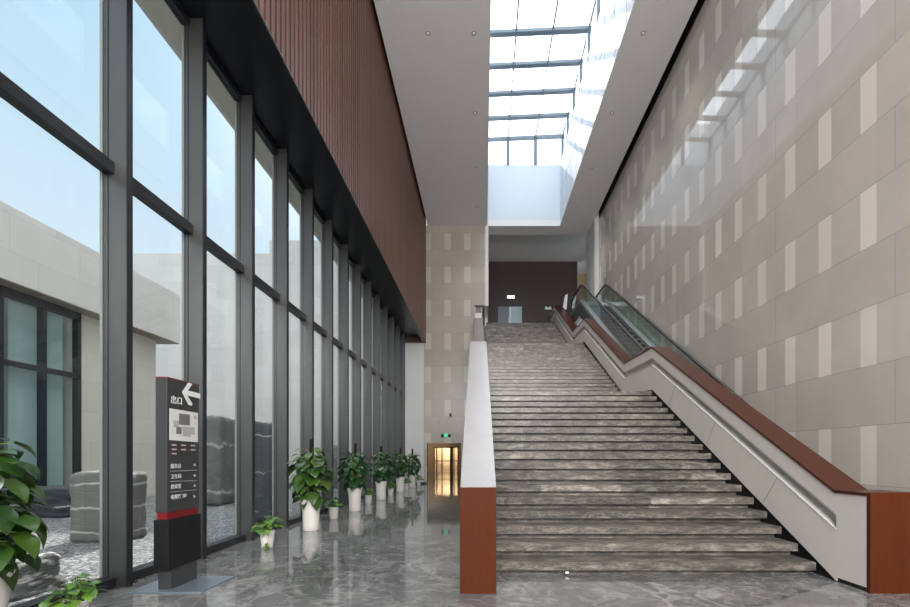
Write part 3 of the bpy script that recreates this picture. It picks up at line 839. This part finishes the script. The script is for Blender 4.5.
# 出口 drawn with bars so that it stays crisp
def bars(segs, mat=M['sign_white']):
    for s4 in segs:
        yield s4
def glyph_bars(name, rects, x0, y0, w, h):
    """rects in a 0..10 box, placed on the sign face at pixel x0,y0 (lower left), size in metres"""
    p0 = face(x0, y0, .003)
    mb = MB()
    for a, b_, c, d in rects:
        mb.box(SX - .001, SX + .003, p0.y + w * a / 10, p0.y + w * c / 10, p0.z + h * b_ / 10, p0.z + h * d / 10)
    return S(mb, name, M['sign_white'], pan)
chu = [(4.3, 0, 5.7, 10), (1, 5.4, 2.2, 8.8), (7.8, 5.4, 9, 8.8), (1, 5.0, 9, 6.2), (.2, .2, 1.5, 4.2), (8.5, .2, 9.8, 4.2), (.2, 0, 9.8, 1.2)]
kou = [(1, .3, 2.3, 9.3), (7.7, .3, 9, 9.3), (1, 8.0, 9, 9.3), (1, 1.0, 9, 2.3)]
glyph_bars('lettering', chu, 170.9, 403.0, .085, .086)
glyph_bars('lettering', kou, 177.0, 404.2, .085, .086)
rows = [('服务台', 468.0, '→'), ('卫生间', 478.5, '→'), ('贵宾室', 488.8, '→'), ('电梯厅 2F/', 499.2, '↘')]
for (tx, py, ar) in rows:
    text(tx, 170.3, py, 4.4)
    text(ar, 192.6, py - 1.4, 4.2)
for yl, yr in ((471.0, 469.9), (481.3, 480.3), (491.7, 489.6)):
    flat('divider', [(170.3, yl), (170.3, yl + .45), (196.5, yr + .45), (196.5, yr)], M['map_mid'])
for r_ in range(3):
    for c_ in range(3 if r_ < 2 else 1):
        x_ = 170.3 + c_ * 9.4; y_ = 444.0 + r_ * 4.3 + c_ * .25
        flat('legend_mark', [(x_, y_), (x_, y_ + 2), (x_ + .6, y_ + 2), (x_ + .6, y_)], M['sign_red'])
        flat('legend_text', [(x_ + 1.6, y_ + .3), (x_ + 1.6, y_ + 1.7), (x_ + 6, y_ + 1.8), (x_ + 6, y_ + .4)], M['map_mid'])

# ------------------------------------------------------------------ plants
def add_leaf(mb, base, az, pitch0, bend, L, Wd, roll=0.0):
    """heart-shaped leaf: starts at base, heads along azimuth az, pitch0 (rad above horizon) bending down by bend"""
    nt = 6; cols = (-1, -.5, 0, .5, 1)
    prof = [.0, .62, 1.0, .92, .66, .34, 0.0]
    fx = Vector((math.cos(az), math.sin(az), 0)); side0 = Vector((-math.sin(az), math.cos(az), 0))
    p = Vector(base); b0 = len(mb.v)
    for i in range(nt + 1):
        t = i / nt
        pit = pitch0 - bend * t
        d = fx * math.cos(pit) + Vector((0, 0, math.sin(pit)))
        nrm = -fx * math.sin(pit) + Vector((0, 0, math.cos(pit)))
        side = (side0 * math.cos(roll) + nrm * math.sin(roll)).normalized()
        nr = d.cross(side) * -1
        w = Wd * prof[i]
        for c in cols:
            back = -.16 * L * (abs(c) ** 2) if i == 1 else 0.0
            q = p + side * (c * w) + nrm * (abs(c) * w * .28 - (c * c) * w * .18) + d * back
            mb.v.append(tuple(q))
        p = p + d * (L / nt)
    n = len(cols)
    for i in range(nt):
        for k in range(n - 1):
            o = b0 + i * n + k
            mb.f.append((o, o + 1, o + n + 1, o + n))

def big_plant(X, Y, label, seed, leafm, scale=1.0, dens=95):
    rnd = random.Random(seed)
    o = empty('potted_pothos', (X, Y, 0), label, 'potted plant', 'tall pothos in white planters along the windows')
    ph = .62
    prof = [(.150, 0), (.158, .01), (.155, .18), (.158, .34), (.175, .50), (.197, .60), (.203, ph), (.192, ph), (.182, .58), (.17, .52)]
    MB().lathe(prof, seg=32).build('planter', M['pot'], o, smooth=True)
    MB().lathe([(.178, .565), (.10, .575), (.001, .58)], seg=20, closed_bottom=False).build('soil', M['soil'], o)
    MB().tube([(0, 0, .55), (.0, 0, 1.2), (.01, 0, 1.79)], .038, 10).build('moss_pole', M['pole'], o)
    lf = MB(); sm = MB()
    for k in range(dens):
        f = (k + rnd.random()) / dens
        z0 = .60 + .90 * f
        az = k * 2.399 + rnd.uniform(-.4, .4)
        env = (.15 + .26 * math.sin(math.pi * min(1, (1.06 - f) * .95)) ** .7) * rnd.uniform(.62, 1.1)
        b_ = Vector((math.cos(az) * .03, math.sin(az) * .03, z0))
        tip = Vector((math.cos(az) * env * .72, math.sin(az) * env * .72, z0 + rnd.uniform(.0, .13)))
        mid = (b_ + tip) / 2 + Vector((0, 0, .05))
        sm.tube([b_, mid, tip], [.006, .005, .004], 5, cap=False)
        L = rnd.uniform(.17, .27) * scale * (1.12 - .3 * f)
        add_leaf(lf, tip, az + rnd.uniform(-.35, .35), rnd.uniform(-.9, -.05) + (.25 if f > .85 else 0), rnd.uniform(.5, 1.1), L, L * rnd.uniform(.34, .42), rnd.uniform(-.3, .3))
    lf.build('foliage', leafm, o, smooth=True)
    sm.build('stems', M['stem'], o)
    return o
def small_plant(X, Y, label, seed, s=1.0, trail=False):
    rnd = random.Random(seed)
    o = empty('small_pothos', (X, Y, 0), label, 'potted plant', 'small pothos pots along the windows')
    prof = [(.080, 0), (.086, .008), (.098, .14), (.112, .27), (.116, .285), (.108, .285), (.10, .26)]
    MB().lathe([(r * s, z * s) for r, z in prof], seg=26).build('planter', M['pot'], o, smooth=True)
    MB().lathe([(.102 * s, .262 * s), (.05 * s, .27 * s), (.001, .272 * s)], seg=16, closed_bottom=False).build('soil', M['soil'], o)
    lf = MB(); sm = MB()
    for k in range(46):
        az = k * 2.399 + rnd.uniform(-.3, .3); f = rnd.random() ** .6
        r = .20 * f * s; z = (.30 + .20 * (1 - f * f) * rnd.uniform(.5, 1.1)) * s
        tip = Vector((math.cos(az) * r, math.sin(az) * r, z))
        sm.tube([(math.cos(az) * .03, math.sin(az) * .03, .265 * s), (tip.x * .6, tip.y * .6, z + .02), tip], .003, 5, cap=False)
        L = rnd.uniform(.08, .13) * s
        add_leaf(lf, tip, az + rnd.uniform(-.5, .5), rnd.uniform(-.5, .4), rnd.uniform(.3, 1.0), L, L * .40, rnd.uniform(-.4, .4))
    if trail:
        pts = [(.06, -.08, .29), (.09, -.13, .25), (.08, -.14, .15), (.06, -.14, .05)]
        sm.tube(pts, .003, 5)
        for q, (z, a) in enumerate(((.10, -1.2), (.06, -2.2), (.05, -.6), (.03, -1.6))):
            add_leaf(lf, (.06, -.135, z), a, -.2, .5, .08, .032)
    lf.build('foliage', M['leaf_light'], o, smooth=True)
    sm.build('stems', M['stem'], o)
    return o
big_plant(-3.62, 3.06, 'large leafy pothos cut off by the left photo edge', 5, M['leaf'], 1.05, 100)  # brighter, yellower leaf colour stands in for sunlight from behind
big_plant(-3.40, 8.48, 'nearest tall pothos in a full-height white planter beyond the sign', 11, M['leaf'], 1.15)
big_plant(-3.41, 11.4, 'second tall pothos in a white planter beyond the sign', 23, M['leaf_dark'])
big_plant(-3.43, 14.4, 'third tall pothos in a white planter beyond the sign', 31, M['leaf_dark'])
big_plant(-3.37, 17.4, 'fourth tall pothos in a white planter beyond the sign', 47, M['leaf_dark'])
big_plant(-3.30, 19.9, 'farthest tall pothos in a white planter beside the plain pier', 59, M['leaf_dark'])
small_plant(-3.44, 3.62, 'small pothos in a white pot at the bottom left beside the sign base', 3, .86)
small_plant(-3.43, 6.82, 'small trailing pothos in a white pot just beyond the sign', 7, 1.0, True)
small_plant(-3.47, 9.96, 'small pothos pot between the first and second tall planters', 9)
small_plant(-3.48, 13.0, 'small pothos pot between the second and third tall planters', 13)
small_plant(-3.43, 15.9, 'small pothos pot between the third and fourth tall planters', 17)
small_plant(-3.33, 18.5, 'small pothos pot between the fourth and farthest tall planters', 19)
small_plant(-3.20, 21.2, 'small pothos pot behind the farthest tall planter', 29)

# ------------------------------------------------------------------ courtyard
o = MB().box(-40, -4.28, -12, 24.4, -.3, -.05).build('gravel_ground', M['gravel']); tag(o, 'grey gravel covering the courtyard outside the windows', 'gravel', kind='stuff')
def ellip_rock(name, X0, X1, Y0, Y1, z1, mat, label, seed, rough=.06, group='courtyard rocks', box_pow=.25, taper=.0):
    """blocky boulder: a subdivided box, rounded and roughened"""
    n = 18
    cx, cy = (X0 + X1) / 2, (Y0 + Y1) / 2
    hx, hy = (X1 - X0) / 2, (Y1 - Y0) / 2
    v = []; f = []; idx = {}
    def vert(a, b, c):
        key = (round(a, 4), round(b, 4), round(c, 4))
        if key in idx: return idx[key]
        p = Vector((a, b, c))
        l = (abs(a) ** 18 + abs(b) ** 18 + abs(c) ** 18) ** (1 / 18)
        q = p / l
        nz = mnoise.fractal(Vector((a * 1.3 + seed, b * 1.3, c * 2.6)), .7, 2.0, 5)
        q = q * (1 + rough * nz)
        t = (q.z + 1) / 2
        w = 1 - taper * t
        idx[key] = len(v); v.append((q.x * hx * w, q.y * hy * w, max(-.049, (q.z + 1) / 2 * (z1 + .055) - .055)))
        return idx[key]
    for ax in range(3):
        for sgn in (-1, 1):
            for i in range(n):
                for j in range(n):
                    quad = []
                    for di, dj in ((0, 0), (1, 0), (1, 1), (0, 1)):
                        a = -1 + 2 * (i + di) / n; b_ = -1 + 2 * (j + dj) / n
                        c = [0, 0, 0]; c[ax] = sgn; c[(ax + 1) % 3] = a; c[(ax + 2) % 3] = b_
                        quad.append(vert(*c))
                    f.append(tuple(quad if sgn > 0 else quad[::-1]))
    mb = MB(); mb.v = v; mb.f = f
    o = mb.build(name, mat, loc=(cx, cy, 0), smooth=True)
    return tag(o, label, 'rock', group)
ellip_rock('boulder', -7.25, -6.28, 7.5, 8.05, 1.17, M['rock'], 'squat grey boulder with pale veins seen left of the sign', 3.1, .05)
ellip_rock('boulder', -12.0, -10.15, 10.5, 11.6, .66, M['rock_dark'], 'low dark boulder lying in front of the courtyard glazing', 8.4, .08)
ellip_rock('boulder', -9.35, -7.95, 13.0, 14.4, 2.66, M['rock_big'], 'huge banded grey boulder seen just right of the sign', 5.7, .05)
ellip_rock('boulder', -5.55, -4.78, 9.65, 10.5, 2.24, M['rock_dark'], 'tall narrow dark boulder close to the window', 12.9, .05)
ellip_rock('boulder', -5.5, -4.86, 4.45, 5.05, .34, M['rock_pale'], 'small sunlit pale rock behind the left potted plant', 21.3, .11, taper=.25)
ellip_rock('boulder', -7.6, -6.6, 20.0, 21.4, 1.9, M['rock_pale'], 'distant rough rock seen through the far windows', 2.2, .12)

# far courtyard wall
o = MB().box(-24, -12.2, 24.6, 25.4, -.1, 13.05).box(-12.2, -4.3, 24.5, 25.4, -.1, 13.75).build('wall_courtyard', M['outer']); struct(o, 'pale stone wall closing the far end of the courtyard', 'wall')
# left courtyard building
bl = empty('courtyard_building', (-12.5, 10, 0), 'pale stone building with overhanging upper storey across the courtyard', 'building')
def BL(mb, name, mat, parent=bl, **kw): return mb.build(name, mat, parent, loc=(12.5, -10, 0) if parent is bl else (0, 0, 0), **kw)
BL(MB().box(-20, -12, -6, 17.0, 5.9, 7.8), 'fascia', M['outer'])
BL(MB().box(-19.9, -12.02, -5.9, 16.98, 5.87, 5.9), 'soffit', M['outer_soffit'])
BL(MB().box(-20, -12.5, 13.3, 16.4, -.05, 5.88), 'wall', M['outer_warm'])
BL(MB().box(-20, -19.5, -6, 13.3, -.05, 5.88), 'back_wall', M['curtain'])
wfm = MB()
for yy in (6.7, 7.8, 8.9, 10.0, 11.1, 12.2, 13.25):
    wfm.box(-12.62, -12.44, yy - .055, yy + .055, -.05, 5.88)
wfm.box(-12.62, -12.44, -5, 13.3, 5.66, 5.88).box(-12.62, -12.44, -5, 13.3, 3.85, 3.98).box(-12.62, -12.44, -5, 13.3, -.05, .15)
for yy in (1.7, 4.5): wfm.box(-12.62, -12.44, yy - .09, yy + .09, -.05, 5.88)
fr_ = BL(wfm, 'window_frame', M['metal_black'])
BL(MB().box(-12.55, -12.53, -5, 13.1, .15, 5.66), 'pane', M['glass'], fr_)
cu = MB()
for k_, yy in enumerate((6.9, 7.5, 8.6, 9.5, 10.7, 11.5, 12.4)):
    cu.box(-12.85, -12.72, yy, yy + (.75 if k_ % 2 else .6), 0.02, 5.7)
BL(cu, 'curtain', M['curtain'])
o = MB().box(-13.0, -12.7, -5, 13.1, -.06, -.02).build('trim_7', M['black'])
struct(o, 'dark threshold below the courtyard glazing', 'trim')
